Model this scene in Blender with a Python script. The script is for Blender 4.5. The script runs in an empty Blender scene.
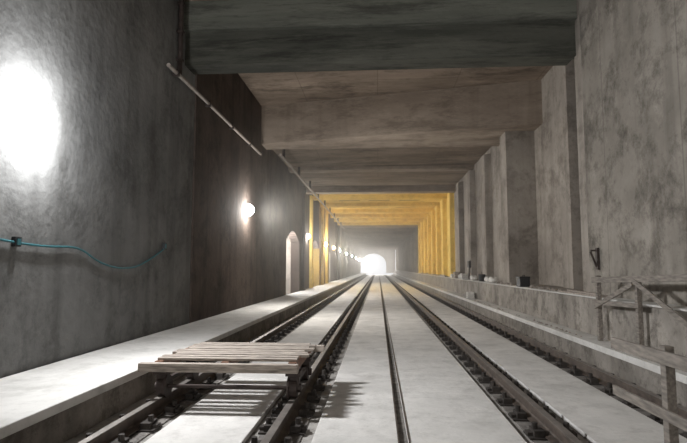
import bpy, math, random
from mathutils import Vector, Matrix
random.seed(4)
S=bpy.context.scene
C=bpy.context.collection
L=125.0; BACK=-9.0

# ---------------- materials ----------------
def concrete(name, c1, c2, stain=(0.05,0.045,0.04), stain_amt=0.5, scale=0.6, rough=0.9, panel=None, bump=0.25, streak=0.4, stretch=(1,1,1), fine=.35, dist=.15, edge=.60):
    m=bpy.data.materials.new(name); m.use_nodes=True
    nt=m.node_tree; N=nt.nodes; K=nt.links
    b=N['Principled BSDF']; b.inputs['Roughness'].default_value=rough
    b.inputs['Specular IOR Level'].default_value=0.2
    tc=N.new('ShaderNodeTexCoord')
    mp=N.new('ShaderNodeMapping'); mp.inputs['Scale'].default_value=stretch
    K.new(tc.outputs['Object'],mp.inputs[0])
    def noise(vec,sc,det,ro,dist,p0,p1,c0,c1_):
        n=N.new('ShaderNodeTexNoise'); n.inputs['Scale'].default_value=sc; n.inputs['Detail'].default_value=det; n.inputs['Roughness'].default_value=ro; n.inputs['Distortion'].default_value=dist
        K.new(vec,n.inputs['Vector'])
        r=N.new('ShaderNodeValToRGB'); r.color_ramp.elements[0].position=p0; r.color_ramp.elements[1].position=p1
        r.color_ramp.elements[0].color=(*c0,1); r.color_ramp.elements[1].color=(*c1_,1)
        K.new(n.outputs['Fac'],r.inputs[0]); return r.outputs[0]
    def mixto(fac,last,col):
        mx=N.new('ShaderNodeMixRGB'); mx.inputs[2].default_value=(*col,1)
        K.new(fac,mx.inputs[0]); K.new(last,mx.inputs[1]); return mx.outputs[0]
    last=noise(mp.outputs[0],scale,8,.62,0,.34,.66,c2,c1)
    last=mixto(noise(mp.outputs[0],scale*1.7,12,.78,dist,.49,edge,(0,)*3,(stain_amt,)*3),last,stain)
    last=mixto(noise(mp.outputs[0],scale*3.1,9,.78,dist,.54,.70,(0,)*3,(fine,)*3),last,tuple(min(1,x*1.35) for x in c1))
    last=mixto(noise(mp.outputs[0],scale*9,6,.75,0,.54,.70,(0,)*3,(fine*.9,)*3),last,stain)
    mp3=N.new('ShaderNodeMapping'); mp3.inputs['Scale'].default_value=(2.2,2.2,0.16)
    K.new(tc.outputs['Object'],mp3.inputs[0])
    if streak>0: last=mixto(noise(mp3.outputs[0],1,5,.5,0,.5,.72,(0,)*3,(streak,)*3),last,stain)
    if panel:
        sep=N.new('ShaderNodeSeparateXYZ'); K.new(tc.outputs['Object'],sep.inputs[0])
        o=None
        for ax,per in panel:
            a=N.new('ShaderNodeMath'); a.operation='DIVIDE'; a.inputs[1].default_value=per; K.new(sep.outputs[ax],a.inputs[0])
            f=N.new('ShaderNodeMath'); f.operation='FRACT'; K.new(a.outputs[0],f.inputs[0])
            l=N.new('ShaderNodeMath'); l.operation='LESS_THAN'; l.inputs[1].default_value=.03/per; K.new(f.outputs[0],l.inputs[0])
            if o is None: o=l.outputs[0]
            else:
                mm=N.new('ShaderNodeMath'); mm.operation='MAXIMUM'; K.new(o,mm.inputs[0]); K.new(l.outputs[0],mm.inputs[1]); o=mm.outputs[0]
        sc=N.new('ShaderNodeMath'); sc.operation='MULTIPLY'; sc.inputs[1].default_value=.3; K.new(o,sc.inputs[0])
        last=mixto(sc.outputs[0],last,stain)
    K.new(last,b.inputs['Base Color'])
    n5=N.new('ShaderNodeTexNoise'); n5.inputs['Scale'].default_value=9; n5.inputs['Detail'].default_value=8
    K.new(tc.outputs['Object'],n5.inputs['Vector'])
    bp=N.new('ShaderNodeBump'); bp.inputs['Strength'].default_value=bump; bp.inputs['Distance'].default_value=.04
    K.new(n5.outputs['Fac'],bp.inputs['Height']); K.new(bp.outputs[0],b.inputs['Normal'])
    return m
def simple(name,c,rough=.6,metal=0,var=.3,scale=8,stretch=(1,1,1)):
    m=bpy.data.materials.new(name); m.use_nodes=True
    nt=m.node_tree; N=nt.nodes; K=nt.links; b=N['Principled BSDF']
    b.inputs['Roughness'].default_value=rough; b.inputs['Metallic'].default_value=metal
    tc=N.new('ShaderNodeTexCoord'); mp=N.new('ShaderNodeMapping'); mp.inputs['Scale'].default_value=stretch
    n=N.new('ShaderNodeTexNoise'); n.inputs['Scale'].default_value=scale; n.inputs['Detail'].default_value=6
    r=N.new('ShaderNodeValToRGB'); r.color_ramp.elements[0].position=.3; r.color_ramp.elements[1].position=.7
    r.color_ramp.elements[0].color=(*[x*(1-var) for x in c],1); r.color_ramp.elements[1].color=(*[min(1,x*(1+var)) for x in c],1)
    K.new(tc.outputs['Object'],mp.inputs[0]); K.new(mp.outputs[0],n.inputs['Vector']); K.new(n.outputs['Fac'],r.inputs[0]); K.new(r.outputs[0],b.inputs['Base Color'])
    return m
def emis(name,c,s):
    m=bpy.data.materials.new(name); m.use_nodes=True
    b=m.node_tree.nodes['Principled BSDF']; b.inputs['Base Color'].default_value=(*c,1)
    b.inputs['Emission Color'].default_value=(*c,1); b.inputs['Emission Strength'].default_value=s
    return m
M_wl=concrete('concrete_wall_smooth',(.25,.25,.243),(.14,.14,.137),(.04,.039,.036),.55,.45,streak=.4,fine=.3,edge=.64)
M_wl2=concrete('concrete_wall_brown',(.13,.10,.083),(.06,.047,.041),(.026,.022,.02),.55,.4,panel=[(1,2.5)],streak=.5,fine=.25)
M_wr=concrete('concrete_wall_stained',(.35,.32,.28),(.22,.20,.173),(.055,.046,.038),.75,.6,panel=[(1,2.4)],streak=.5,fine=.4,edge=.64)
M_wr2=concrete('concrete_wall_panel',(.43,.39,.345),(.28,.25,.22),(.09,.075,.062),.5,.5,streak=.45,fine=.3)
M_ceil=concrete('concrete_ceiling',(.30,.24,.19),(.16,.127,.10),(.05,.038,.03),.6,.6,panel=[(0,2.4),(1,1.2)],streak=0,stretch=(.5,1.3,1),fine=.4)
M_beam=concrete('concrete_beam',(.42,.35,.285),(.26,.21,.17),(.08,.06,.045),.45,.5,streak=.3,stretch=(.4,1,1.5))
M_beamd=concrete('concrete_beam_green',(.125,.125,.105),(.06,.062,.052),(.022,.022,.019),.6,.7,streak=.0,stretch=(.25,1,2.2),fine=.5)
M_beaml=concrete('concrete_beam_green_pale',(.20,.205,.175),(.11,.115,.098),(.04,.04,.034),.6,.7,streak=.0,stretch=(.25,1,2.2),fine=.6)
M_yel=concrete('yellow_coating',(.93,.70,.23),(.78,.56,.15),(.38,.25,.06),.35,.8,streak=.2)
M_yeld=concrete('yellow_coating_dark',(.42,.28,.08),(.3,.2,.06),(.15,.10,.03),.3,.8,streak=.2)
M_floor=concrete('concrete_floor_dusty',(.72,.70,.67),(.57,.555,.53),(.30,.285,.265),.45,1.2,rough=.97,streak=0,bump=.2,fine=.28,edge=.66)
M_bed=concrete('concrete_track_bed',(.42,.40,.375),(.28,.265,.245),(.1,.09,.08),.6,2.0,streak=0)
M_plinth=concrete('rail_plinth_dirty',(.27,.25,.23),(.14,.13,.12),(.045,.04,.035),.6,5,streak=0)
M_walk=concrete('concrete_walkway',(.72,.705,.675),(.57,.555,.53),(.32,.31,.285),.45,.9,rough=.97,streak=0,bump=.2,fine=.28,edge=.66)
M_curb=concrete('concrete_curb',(.34,.31,.275),(.20,.182,.16),(.07,.06,.05),.6,1.5,streak=.4)
M_ledge=concrete('concrete_ledge',(.40,.365,.325),(.24,.22,.195),(.07,.06,.05),.6,1.5,streak=.4)
M_rail=simple('rail_steel_rusty',(.10,.078,.064),.6,.3,.4)
M_railh=simple('rail_head_polished',(.26,.235,.215),.5,.6,.2)
M_clip=simple('fastener_dark_iron',(.045,.038,.033),.8,.2,.4)
M_wood=simple('weathered_wood',(.33,.285,.245),.85,0,.5,6,(1,8,8))
M_woodf=simple('fence_wood',(.21,.185,.16),.85,0,.4,6,(6,1,6))
M_iron=simple('painted_iron_dark',(.06,.045,.04),.6,.4,.4)
M_red=simple('trolley_red_oxide',(.20,.10,.06),.65,.1,.4)
M_pipe=simple('galvanised_pipe',(.32,.28,.25),.6,.2,.2)
M_black=simple('black_plastic',(.02,.02,.022),.5,0,.2)
M_white=simple('white_sacking',(.7,.68,.64),.8,0,.2)
M_teal=simple('teal_cable_rubber',(.03,.13,.15),.5,0,.2)
M_rub=concrete('rubble_stone',(.44,.40,.36),(.26,.23,.20),(.1,.08,.06),.5,4,streak=0)
M_lamp=emis('lamp_glass_lit',(.97,.99,1),80)
M_lampo=emis('lamp_glass_amber',(1,.62,.22),12)

class B:
    def __init__(s): s.v=[];s.f=[];s.m=[];s.mats=[]
    def mi(s,m):
        if m not in s.mats: s.mats.append(m)
        return s.mats.index(m)
    def poly(s,vs,fs,m):
        o=len(s.v); s.v+= [tuple(v) for v in vs]; k=s.mi(m)
        for f in fs: s.f.append([i+o for i in f]); s.m.append(k)
    def box(s,x0,x1,y0,y1,z0,z1,m,M=None,y0b=None):
        y0b=y0 if y0b is None else y0b
        vs=[Vector(p) for p in [(x0,y0,z0),(x1,y0b,z0),(x1,y1,z0),(x0,y1,z0),(x0,y0,z1),(x1,y0b,z1),(x1,y1,z1),(x0,y1,z1)]]
        if M: vs=[M@v for v in vs]
        s.poly(vs,[(3,2,1,0),(4,5,6,7),(0,1,5,4),(1,2,6,5),(2,3,7,6),(3,0,4,7)],m)
    def bar(s,a,b,w,h,m,up=(0,0,1)):
        a=Vector(a);b=Vector(b);d=b-a;l=d.length;d.normalize()
        u=Vector(up); x=d.cross(u)
        if x.length<1e-3: x=d.cross(Vector((0,1,0)))
        x.normalize(); z=x.cross(d)
        M=Matrix((( x.x,d.x,z.x,a.x),(x.y,d.y,z.y,a.y),(x.z,d.z,z.z,a.z),(0,0,0,1)))
        s.box(-w/2,w/2,0,l,-h/2,h/2,m,M)
    def cyl(s,a,b,r,m,n=16,r2=None):
        a=Vector(a);b=Vector(b);d=(b-a).normalized(); r2=r if r2 is None else r2
        x=d.orthogonal().normalized(); y=d.cross(x)
        vs=[a+r*(x*math.cos(t)+y*math.sin(t)) for t in [i*2*math.pi/n for i in range(n)]]
        vs+=[b+r2*(x*math.cos(t)+y*math.sin(t)) for t in [i*2*math.pi/n for i in range(n)]]
        fs=[(i,(i+1)%n,n+(i+1)%n,n+i) for i in range(n)]+[tuple(range(n))[::-1],tuple(range(n,2*n))]
        s.poly(vs,fs,m)
    def extr(s,prof,y0,y1,m,x=0,z=0):
        n=len(prof)
        vs=[(x+p[0],y0,z+p[1]) for p in prof]+[(x+p[0],y1,z+p[1]) for p in prof]
        s.poly(vs,[(i,(i+1)%n,n+(i+1)%n,n+i) for i in range(n)]+[tuple(range(n))[::-1],tuple(range(n,2*n))],m)
    def make(s,name,parent=None,bevel=0,smooth=False):
        me=bpy.data.meshes.new(name); me.from_pydata(s.v,[],s.f)
        for m in s.mats: me.materials.append(m)
        for p,k in zip(me.polygons,s.m): p.material_index=k; p.use_smooth=smooth
        me.update()
        import bmesh
        bm=bmesh.new(); bm.from_mesh(me); bmesh.ops.recalc_face_normals(bm,faces=bm.faces); bm.to_mesh(me); bm.free()
        o=bpy.data.objects.new(name,me); C.objects.link(o)
        if parent: o.parent=parent
        if bevel:
            bv=o.modifiers.new('bevel','BEVEL'); bv.width=bevel; bv.segments=2; bv.limit_method='ANGLE'
        return o
def empty(name,loc=(0,0,0)):
    e=bpy.data.objects.new(name,None); C.objects.link(e); e.location=loc; e.empty_display_size=.2; return e
def tube(name,pts,r,m,parent=None):
    cu=bpy.data.curves.new(name,'CURVE'); cu.dimensions='3D'; cu.bevel_depth=r; cu.bevel_resolution=3
    sp=cu.splines.new('NURBS'); sp.points.add(len(pts)-1); sp.order_u=3; sp.use_endpoint_u=True
    for p,q in zip(sp.points,pts): p.co=(*q,1)
    cu.materials.append(m); o=bpy.data.objects.new(name,cu); C.objects.link(o)
    if parent: o.parent=parent
    return o

ZS=5.9
# ---------------- shell ----------------
b=B(); b.box(-5.6,5.3,BACK,L,-.4,0,M_bed); b.make('floor')
b=B()
b.box(-.60,.18,BACK,L,.001,.05,M_floor); b.box(.26,1.30,BACK,L,.001,.05,M_floor)
b.box(.18,.26,BACK,L,.001,.015,M_plinth)
b.box(-2.07,-1.21,BACK,L,.001,.05,M_floor)
b.box(1.91,2.77,BACK,L,.001,.05,M_floor)
b.make('concrete_track_slab',bevel=.008)
b=B()
b.box(.165,.18,BACK,L,.0505,.058,M_rail); b.box(.26,.275,BACK,L,.0505,.058,M_rail)
b.make('drain_channel_edging')

WX=-4.1
b=B()
niches=[(23.3,27.2),(32.0,36.5),(44,50)]
NZ=3.35
b.box(WX-.4,WX,BACK,11.4,0,8,M_wl)
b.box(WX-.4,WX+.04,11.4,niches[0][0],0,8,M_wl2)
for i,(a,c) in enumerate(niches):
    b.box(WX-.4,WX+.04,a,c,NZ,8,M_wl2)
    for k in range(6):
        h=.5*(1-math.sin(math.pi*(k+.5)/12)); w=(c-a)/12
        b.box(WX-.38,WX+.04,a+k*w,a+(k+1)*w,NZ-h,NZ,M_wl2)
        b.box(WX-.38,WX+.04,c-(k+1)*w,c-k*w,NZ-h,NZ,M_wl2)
    b.box(WX-1.3,WX-1.1,a-.2,c+.2,0,NZ+.2,M_wr2)
    b.box(WX-1.1,WX-.4,a-.2,a,0,NZ+.2,M_wr2); b.box(WX-1.1,WX-.4,c,c+.2,0,NZ+.2,M_wr2)
    b.box(WX-1.1,WX-.4,a,c,NZ,NZ+.2,M_wr2)
    b.cyl((WX-.7,(a+c)/2,NZ-.08),(WX-.7,(a+c)/2,NZ),.10,M_iron,16,.06)
    b.cyl((WX-.7,(a+c)/2,NZ-.12),(WX-.7,(a+c)/2,NZ-.08),.09,M_lamp,16)
    nx=niches[i+1][0] if i<2 else 56
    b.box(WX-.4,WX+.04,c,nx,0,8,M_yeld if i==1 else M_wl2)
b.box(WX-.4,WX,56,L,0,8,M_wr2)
wl=b.make('wall_left')
for a,c in niches:
    l=bpy.data.lights.new('niche_bulb','POINT'); l.energy=420; l.shadow_soft_size=.1
    o=bpy.data.objects.new('niche_bulb',l); C.objects.link(o); o.parent=wl; o.location=(WX-.7,(a+c)/2,NZ-.35)
b=B()
for i in range(9):
    yy=28+i*3.2
    if any(a-.6<yy<c+.2 for a,c in niches): continue
    b.box(WX+.045,WX+.20,yy,yy+.5,.405,ZS,M_yel if 30<yy<44 else M_wl2)
for i in range(18):
    yy=57+i*3.6; b.box(WX+.002,WX+.16,yy,yy+.5,.405,ZS,M_wr2)
b.make('wall_pilasters')

RX=4.05
b=B()
b.box(RX,RX+1.2,BACK,10.5,0,8,M_wr)
b.box(RX+.9,RX+1.2,10.5,16.8,0,8,M_wr2)
b.box(RX,RX+.9,10.5,16.8,0,1.08,M_ledge)
b.box(RX+.65,RX+.92,13.2,13.9,1.08,8,M_wr2)
b.box(RX,RX+1.2,16.8,17.6,0,8,M_wr2)
b.box(RX+.25,RX+.5,17.6,30,0,8,M_wr2)
b.box(RX+.25,RX+.5,30,54,0,8,M_yel)
b.box(RX+.25,RX+.5,54,L,0,8,M_wr2)
b.box(RX,RX+.3,10.5,10.85,1.0,8,M_wr2)
b.box(RX,RX+.25,17.6,L,0,1.08,M_ledge)
yy=20.2
while yy<L-1:
    b.box(RX,RX+.26,yy,yy+.75,1.08,ZS,M_yel if 29.9<yy<54 else M_wr2)
    yy+=3.3
b.make('wall_right')

b=B()
b.box(-4.6,5.3,BACK,19.5,7.25,7.7,M_ceil)
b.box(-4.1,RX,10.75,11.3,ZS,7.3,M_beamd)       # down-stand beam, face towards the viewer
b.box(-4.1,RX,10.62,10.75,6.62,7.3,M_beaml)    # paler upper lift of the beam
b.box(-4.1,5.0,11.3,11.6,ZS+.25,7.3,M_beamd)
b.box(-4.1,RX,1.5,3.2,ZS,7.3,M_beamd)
b.box(-4.1,5.1,18,18.9,ZS,7.7,M_beam,y0b=15.9)
b.box(-4.6,4.6,18.9,30,ZS+.25,7.7,M_ceil)
b.box(-4.1,4.3,23.6,24.3,ZS+.1,6.3,M_beam)
b.box(-4.1,4.3,29.3,30,ZS-.1,6.3,M_beam)
b.box(-4.6,4.6,30,54,ZS+.25,7.7,M_yel)
yy=33
while yy<54:
    b.box(-4.1,4.3,yy,yy+.5,ZS-.02,6.3,M_yel); yy+=4
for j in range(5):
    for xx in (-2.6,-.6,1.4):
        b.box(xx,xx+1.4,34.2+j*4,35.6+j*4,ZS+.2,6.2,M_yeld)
b.box(-4.6,4.6,54,L,ZS+.25,7.7,M_ceil)
yy=54
while yy<L:
    b.box(-4.1,4.3,yy,yy+.8,ZS-.15,6.3,M_beam); yy+=6
b.make('ceiling')

b=B()
cx=-1.1; hw=2.95; zt=4.9; zsp=2.3
n=16
pts=[(cx-hw,0.0)]+[(cx-hw*math.cos(math.pi*k/n), zsp+(zt-zsp)*math.sin(math.pi*k/n)) for k in range(n+1)]+[(cx+hw,0.0)]
for k in range(len(pts)-1):
    (x0,z0),(x1,z1)=pts[k],pts[k+1]
    if abs(x1-x0)<1e-6: continue
    yv=L-.3
    b.poly([(x0,yv,z0),(x1,yv,z1),(x1,yv,6.1),(x0,yv,6.1),(x0,L,z0),(x1,L,z1),(x1,L,6.1),(x0,L,6.1)],[(0,1,2,3),(4,5,6,7),(0,1,5,4)],M_wr2)
b.box(-4.1,cx-hw,L-.3,L,.41,6.1,M_wr2); b.box(cx+hw,4.0,L-.3,L,.41,6.1,M_wr2)
b.make('wall_end')

b=B()
b.box(-4.058,-2.85,BACK,L,.0,.31,M_curb)
b.box(-4.058,-2.80,BACK,L,.31,.40,M_walk)
b.make('walkway_left',bevel=.01)
b=B()
b.box(3.42,4.045,BACK,L,0,.31,M_curb); b.box(3.37,4.045,BACK,L,.31,.40,M_walk)
b.make('walkway_right')
b=B()
b.box(3.76,4.045,BACK,L,.401,1.05,M_ledge)
b.box(3.72,4.045,BACK,L,1.05,1.08,M_walk)
b.make('wall_base_ledge',bevel=.015)

prof=[(-.075,0),(.075,0),(.075,.012),(.02,.03),(.009,.04),(.009,.112),(.036,.122),(.036,.145),(.03,.15),(-.03,.15),(-.036,.145),(-.036,.122),(-.009,.112),(-.009,.04),(-.02,.03),(-.075,.012)]
def track(xa,xb):
    e=empty('railway_track',((xa+xb)/2,0,0))
    for nm,x in (('rail_a',xa),('rail_b',xb)):
        q=B(); ox=(xa+xb)/2
        q.extr(prof,BACK,L,M_rail,x-ox,.03)
        q.box(x-ox-.034,x-ox+.034,BACK,L,.1801,.183,M_railh)
        q.make(nm,e)
        q=B()
        q.box(x-ox-.2,x-ox+.2,BACK,L,.001,.012,M_plinth)
        yy=BACK+.3
        while yy<L:
            q.box(x-ox-.22,x-ox+.22,yy,yy+.24,.012,.029,M_clip)
            if yy<60:
                for sgn in (-1,1):
                    c=x-ox+sgn*.125
                    q.box(c-.05,c+.05,yy+.03,yy+.21,.029,.085,M_clip)
                    q.cyl((c+sgn*.02,yy+.12,.085),(c+sgn*.02,yy+.12,.14),.028,M_clip,8)
                    q.box(min(c,c+sgn*.10),max(c,c+sgn*.10),yy+.07,yy+.17,.029,.06,M_clip)
            yy+=.6
        q.make('fasteners_'+nm,e)
track(-2.38,-.92)
track(1.6,3.04)

e=empty('rail_trolley',(-1.65,6.3,0))
def T(name,fn,bev=.004):
    q=B(); fn(q); q.make(name,e,bevel=bev)
def deck(q):
    for i in range(9):
        yv=-.50+i*.142
        a=-.72+random.uniform(-.07,.05); c=.82+random.uniform(-.06,.07)
        q.box(a,c,yv-.046,yv+.046,.575,.602+random.uniform(0,.006),M_wood)
T('deck_planks',deck)
def frame(q):
    q.box(-.92,.80,-.68,-.59,.475,.565,M_wood)
    q.box(-.80,.94,.70,.78,.49,.57,M_wood)
    for x in (-.73,.73):
        q.box(x-.045,x+.045,-.59,.70,.48,.574,M_red)
    q.box(-.04,.04,-.59,.70,.50,.574,M_red)
    q.box(-.73,.73,-.04,.04,.49,.55,M_red)
T('frame',frame)
def brack(q):
    for x in (-.73,.73):
        for yv in (-.45,.45):
            q.box(x-.06,x+.06,yv-.05,yv+.05,.27,.48,M_iron)
            q.box(x-.08,x+.08,yv-.10,yv+.10,.42,.47,M_iron)
        q.box(x-.025,x+.025,-.45,.45,.31,.35,M_iron)
T('axle_brackets',brack)
def wh(q):
    for yv in (-.45,.45):
        q.cyl((-.80,yv,.284),(.80,yv,.284),.022,M_iron,12)
        for sx in (-1,1):
            q.cyl((sx*.77,yv,.284),(sx*.69,yv,.284),.10,M_iron,24)
            q.cyl((sx*.69,yv,.284),(sx*.665,yv,.284),.125,M_iron,24)
            q.cyl((sx*.77,yv,.284),(sx*.81,yv,.284),.045,M_iron,16)
T('wheels',wh,.004)

# ---------------- wall lamps ----------------
def lamp(y,z,glow,beam,col=(1,.96,.9),mat=M_lamp,x=WX+.045,r=.15):
    e=empty('wall_floodlight',(x,y,z))
    q=B()
    q.box(0,.02,-r*.6,r*.6,-r*.6,r*.6,M_iron)
    q.cyl((.02,0,0),(.04,0,0),r*.7,M_iron,24,r*.9)
    q.make('housing',e)
    q=B()
    n=24; rings=6; vs=[];fs=[]
    for i in range(rings+1):
        t=i/rings*math.pi/2
        for j in range(n):
            a=j*2*math.pi/n; vs.append((.04+.95*r*math.sin(t),r*math.cos(t)*math.cos(a),r*math.cos(t)*math.sin(a)))
    for i in range(rings):
        for j in range(n): fs.append((i*n+j,i*n+(j+1)%n,(i+1)*n+(j+1)%n,(i+1)*n+j))
    q.poly(vs,fs,mat); q.make('lens',e,smooth=True)
    l=bpy.data.lights.new('bulb','POINT'); l.energy=glow; l.color=col; l.shadow_soft_size=.06
    o=bpy.data.objects.new('bulb',l); C.objects.link(o); o.parent=e; o.location=(.11+r,-.05,-.05)
    l=bpy.data.lights.new('beam','SPOT'); l.energy=beam; l.color=col; l.shadow_soft_size=.22; l.spot_size=math.radians(168); l.spot_blend=1
    o=bpy.data.objects.new('beam',l); C.objects.link(o); o.parent=e; o.location=(.26+r,0,-.02)
    o.rotation_euler=Vector((-1,0,.4)).to_track_quat('Z','Y').to_euler()
lamp(5.95,3.38,190,760,(.97,.98,1),x=WX+.002,r=.19)
lamp(16.1,3.37,130,700,r=.19)
lamp(30,3.37,120,500)
lamp(40,3.37,200,520,(1,.92,.72),M_lampo,r=.2); lamp(47,3.37,200,520,(1,.92,.72),M_lampo,r=.2)
lamp(54,3.37,150,700,r=.2)
lamp(66,3.37,200,900); lamp(80,3.37,200,1200); lamp(95,3.37,300,2200); lamp(110,3.37,500,5000)  # the last one is added to brighten the far end
lamp(120,3.37,900,8000,r=.3)  # extra lamp added beside the exit to widen its white glow

q=B()
q.cyl((-3.98,9.6,5.45),(-3.98,17.7,5.45),.04,M_pipe,16)
for yv in (10,12,14,16,17.6): q.box(-4.055,-3.93,yv,yv+.05,5.38,5.52,M_iron)
q.make('ceiling_pipe')
q=B(); q.cyl((-3.55,18.95,5.72),(-3.55,56,5.72),.045,M_pipe,16)
for i in range(10): q.box(-3.6,-3.5,19.6+i*3.9,19.65+i*3.9,5.72,6.14,M_iron)
q.make('ceiling_pipe')
q=B(); q.cyl((-4.03,10.3,5.51),(-4.03,10.3,7.24),.05,M_iron,14)
for z in (5.8,6.4,7.0): q.box(-4.098,-3.97,10.24,10.36,z,z+.05,M_iron)
q.make('cable_conduit')
tube('teal_cable',[(-4.07,3.0,1.95),(-4.07,5.0,1.93),(-4.07,5.75,1.86),(-4.07,6.3,1.84),(-4.07,7.0,1.87),(-4.07,7.5,1.66),(-4.07,8.2,1.56),(-4.07,9.0,1.62),(-4.07,9.9,1.95)],.014,M_teal)
q=B()
q.box(-4.098,-4.05,9.85,9.95,1.93,2.06,M_black); q.box(-4.05,-4.04,9.87,9.93,1.95,2.04,M_teal); q.make('junction_box')
q=B()
q.box(-4.098,-4.05,5.68,5.78,1.82,1.93,M_black); q.box(-4.05,-4.04,5.7,5.76,1.84,1.91,M_teal); q.make('junction_box')

e=empty('wooden_barrier',(2.15,4.2,0))
q=B()
q.box(-.035,.035,-.06,.02,.052,1.0,M_woodf)
q.box(-.035,.035,-1.7,-1.63,.052,1.0,M_woodf)
q.make('posts',e,bevel=.005)
q=B()
q.bar((-.05,.80,.91),(-.05,-1.9,.94),.028,.10,M_woodf)
q.bar((-.05,.80,.50),(-.05,-1.9,.52),.028,.08,M_woodf)
q.make('planks',e,bevel=.004)
e=empty('wooden_guard_rail',(3.6,9,.4))
q=B()
q.box(-.035,.035,-.035,.035,.001,1.06,M_woodf)
q.box(.0,.07,-1.3,-1.23,.001,1.02,M_woodf)
q.box(.03,.10,-2.6,-2.53,.001,1.2,M_woodf)
q.make('posts',e,bevel=.004)
q=B()
q.bar((-.055,.1,.98),(-.0,-2.9,1.08),.028,.09,M_woodf)
q.bar((-.055,.1,.62),(-.03,-1.4,.66),.028,.07,M_woodf)
q.bar((-.04,-1.3,1.0),(-.01,-2.7,.45),.028,.07,M_woodf)
q.bar((-.07,.0,.55),(-.04,-1.25,.95),.025,.07,M_woodf)
q.make('rails',e,bevel=.004)

# ---------------- clutter ----------------
q=B()
q.box(-.15,.11,-.2,.2,0,.22,M_black); q.box(-.16,.12,-.21,.21,.22,.27,M_black); q.bar((0,-.09,.30),(0,.09,.30),.02,.02,M_iron)
q.bar((0,-.09,.27),(0,-.09,.31),.02,.02,M_iron);q.bar((0,.09,.27),(0,.09,.31),.02,.02,M_iron)
h=q.make('equipment_case',bevel=.01); h.location=(3.9,14.6,1.082)
def stones(q,n,y0,y1,xa,xb,z,ra,rb):
    for i in range(n):
        yv=random.uniform(y0,y1); r=random.uniform(ra,rb); x=random.uniform(xa+r,xb-r)
        base=[(x+r*random.uniform(.7,1)*math.cos(t),yv+r*1.3*math.sin(t),z) for t in [k*math.pi/3 for k in range(6)]]
        q.poly(base+[(x+random.uniform(-.3,.3)*r,yv,z+r*random.uniform(.7,1.2))],[(k,(k+1)%6,6) for k in range(6)]+[(5,4,3,2,1,0)],M_rub)
q=B(); stones(q,60,34.5,48,3.74,4.03,1.081,.04,.12); q.make('rubble_pile')
q=B(); stones(q,30,15.4,17.7,3.74,4.03,1.081,.02,.08); q.make('rubble_pile')
q=B(); stones(q,70,11.6,13.9,3.74,4.03,1.081,.015,.07); q.make('rubble_pile')
q=B(); stones(q,50,9.5,20,3.42,3.54,.402,.015,.045); q.make('rubble_pile')
def sack(x,y,z,s,mat,name):
    q=B(); n=16; R=9; vs=[];fs=[]
    for i in range(R+1):
        t=-math.pi/2+i/R*math.pi
        for j in range(n):
            a=j*2*math.pi/n; ce=math.copysign(abs(math.cos(a))**.6,math.cos(a)); se=math.copysign(abs(math.sin(a))**.6,math.sin(a))
            rr=math.cos(t)**.5 if math.cos(t)>1e-6 else 0
            vs.append((s*.5*rr*ce*(1+.08*math.sin(3*a)),s*.95*rr*se,s*.34*(1+math.sin(t))*(1+.12*math.cos(2*a))))
    for i in range(R):
        for j in range(n): fs.append((i*n+j,i*n+(j+1)%n,(i+1)*n+(j+1)%n,(i+1)*n+j))
    q.poly(vs,fs,mat); o=q.make(name,smooth=True); o.location=(x,y,z); return o
for x,y in ((3.88,18.3),(3.88,19.0),(3.88,22.0),(3.88,25.2),(3.88,28.0)): sack(x,y,1.082,.27,M_white,'cement_sack')
q=B()
for i in range(3):
    q.cyl((3.74+i*.07,30.5+.1*i,1.112),(3.74+i*.07,33.1+.1*i,1.112),.03,M_iron if i==1 else M_pipe,12)
q.cyl((3.78,30.7,1.165),(3.78,33,1.165),.03,M_pipe,12)
q.make('pipe_stack').location=(0.02,0,0)
q=B()
q.box(3.76,3.86,9.3,11.4,1.082,1.11,M_wood); q.box(3.88,3.98,9.5,11.5,1.082,1.11,M_wood); q.bar((3.80,9.5,1.126),(3.93,11.3,1.126),.09,.028,M_wood)
q.make('timber_boards')
def crate(x,y,z,w,d,h,m):
    q=B()
    for k in range(3):
        za=k*h/3; q.box(-w/2,w/2,-d/2,-d/2+.015,za+.01,za+h/3-.01,m); q.box(-w/2,w/2,d/2-.015,d/2,za+.01,za+h/3-.01,m)
        q.box(-w/2,-w/2+.015,-d/2,d/2,za+.01,za+h/3-.01,m); q.box(w/2-.015,w/2,-d/2,d/2,za+.01,za+h/3-.01,m)
    for sx in(-1,1):
        for sy in (-1,1): q.box(sx*(w/2-.03)-.015,sx*(w/2-.03)+.015,sy*(d/2-.03)-.015,sy*(d/2-.03)+.015,0,h,m)
    q.box(-w/2+.015,w/2-.015,-d/2+.015,d/2-.015,.01,.025,m)
    q.make('wooden_crate').location=(x,y,z)
crate(3.88,24.4,1.082,.26,.5,.26,M_white)
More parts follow.
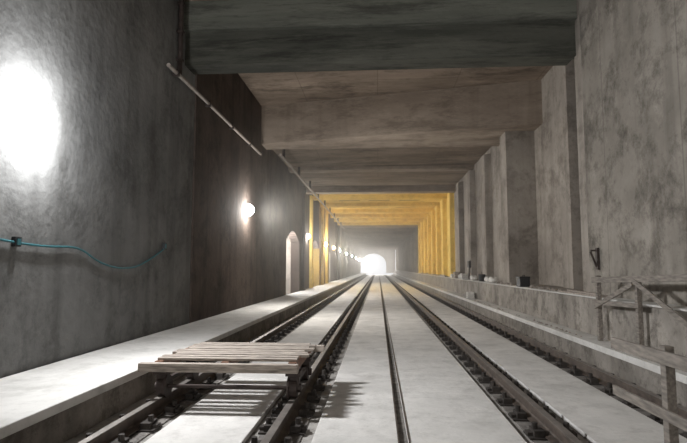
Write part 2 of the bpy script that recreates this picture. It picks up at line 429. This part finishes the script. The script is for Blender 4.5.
crate(3.88,26.6,1.082,.26,.6,.32,M_wood)
crate(3.56,21.0,.402,.24,.5,.25,M_white)
q=B(); q.cyl((0,0,0),(0,0,.26),.10,M_black,20,.13); q.cyl((0,0,.255),(0,0,.262),.12,M_iron,20)
q.bar((0,-.13,.26),(0,0,.36),.012,.012,M_iron); q.bar((0,0,.36),(0,.13,.26),.012,.012,M_iron)
q.make('bucket').location=(3.9,20.4,1.082)
q=B(); q.box(3.96,4.048,20.3,20.8,1.6,1.9,M_black); q.box(3.95,3.96,20.35,20.75,1.64,1.86,M_iron); q.box(3.99,4.03,20.53,20.57,1.081,1.6,M_iron); q.make('electrical_box').location=(0,3.25,0)
q=B(); q.box(4.0,4.045,10.0,10.08,1.55,1.95,M_iron); q.bar((4.0,10.04,1.9),(3.9,10.04,1.9),.04,.03,M_iron); q.bar((4.0,10.04,1.6),(3.9,10.04,1.88),.03,.03,M_iron); q.make('wall_bracket')

# haze volume added so the far lamps and exit bloom softly
vm=bpy.data.materials.new('bloom_haze_air'); vm.use_nodes=True; N=vm.node_tree.nodes
N.remove(N['Principled BSDF']); vs=N.new('ShaderNodeVolumeScatter'); vs.inputs['Density'].default_value=.013; vs.inputs['Anisotropy'].default_value=.6; vs.inputs['Color'].default_value=(1,.97,.91,1)
vm.node_tree.links.new(vs.outputs[0],N['Material Output'].inputs['Volume'])
q=B(); q.box(-3.45,3.4,12,L-.5,.402,5.6,vm); q.make('bloom_haze')

w=bpy.data.worlds.new('World'); S.world=w; w.use_nodes=True
bg=w.node_tree.nodes['Background']; bg.inputs[0].default_value=(1,.975,.94,1); bg.inputs[1].default_value=2.2
cam=bpy.data.cameras.new('camera'); co=bpy.data.objects.new('camera',cam); C.objects.link(co)
cam.sensor_width=36; F=530; cam.lens=36*F/687; cam.clip_end=500
co.location=(0,0,1.58)
yaw=math.atan(34.5/F); pit=math.atan(46.5/F)
co.rotation_euler=(math.pi/2+pit,0,yaw)
S.camera=co
S.view_settings.view_transform='Standard'
S.view_settings.exposure=0.12
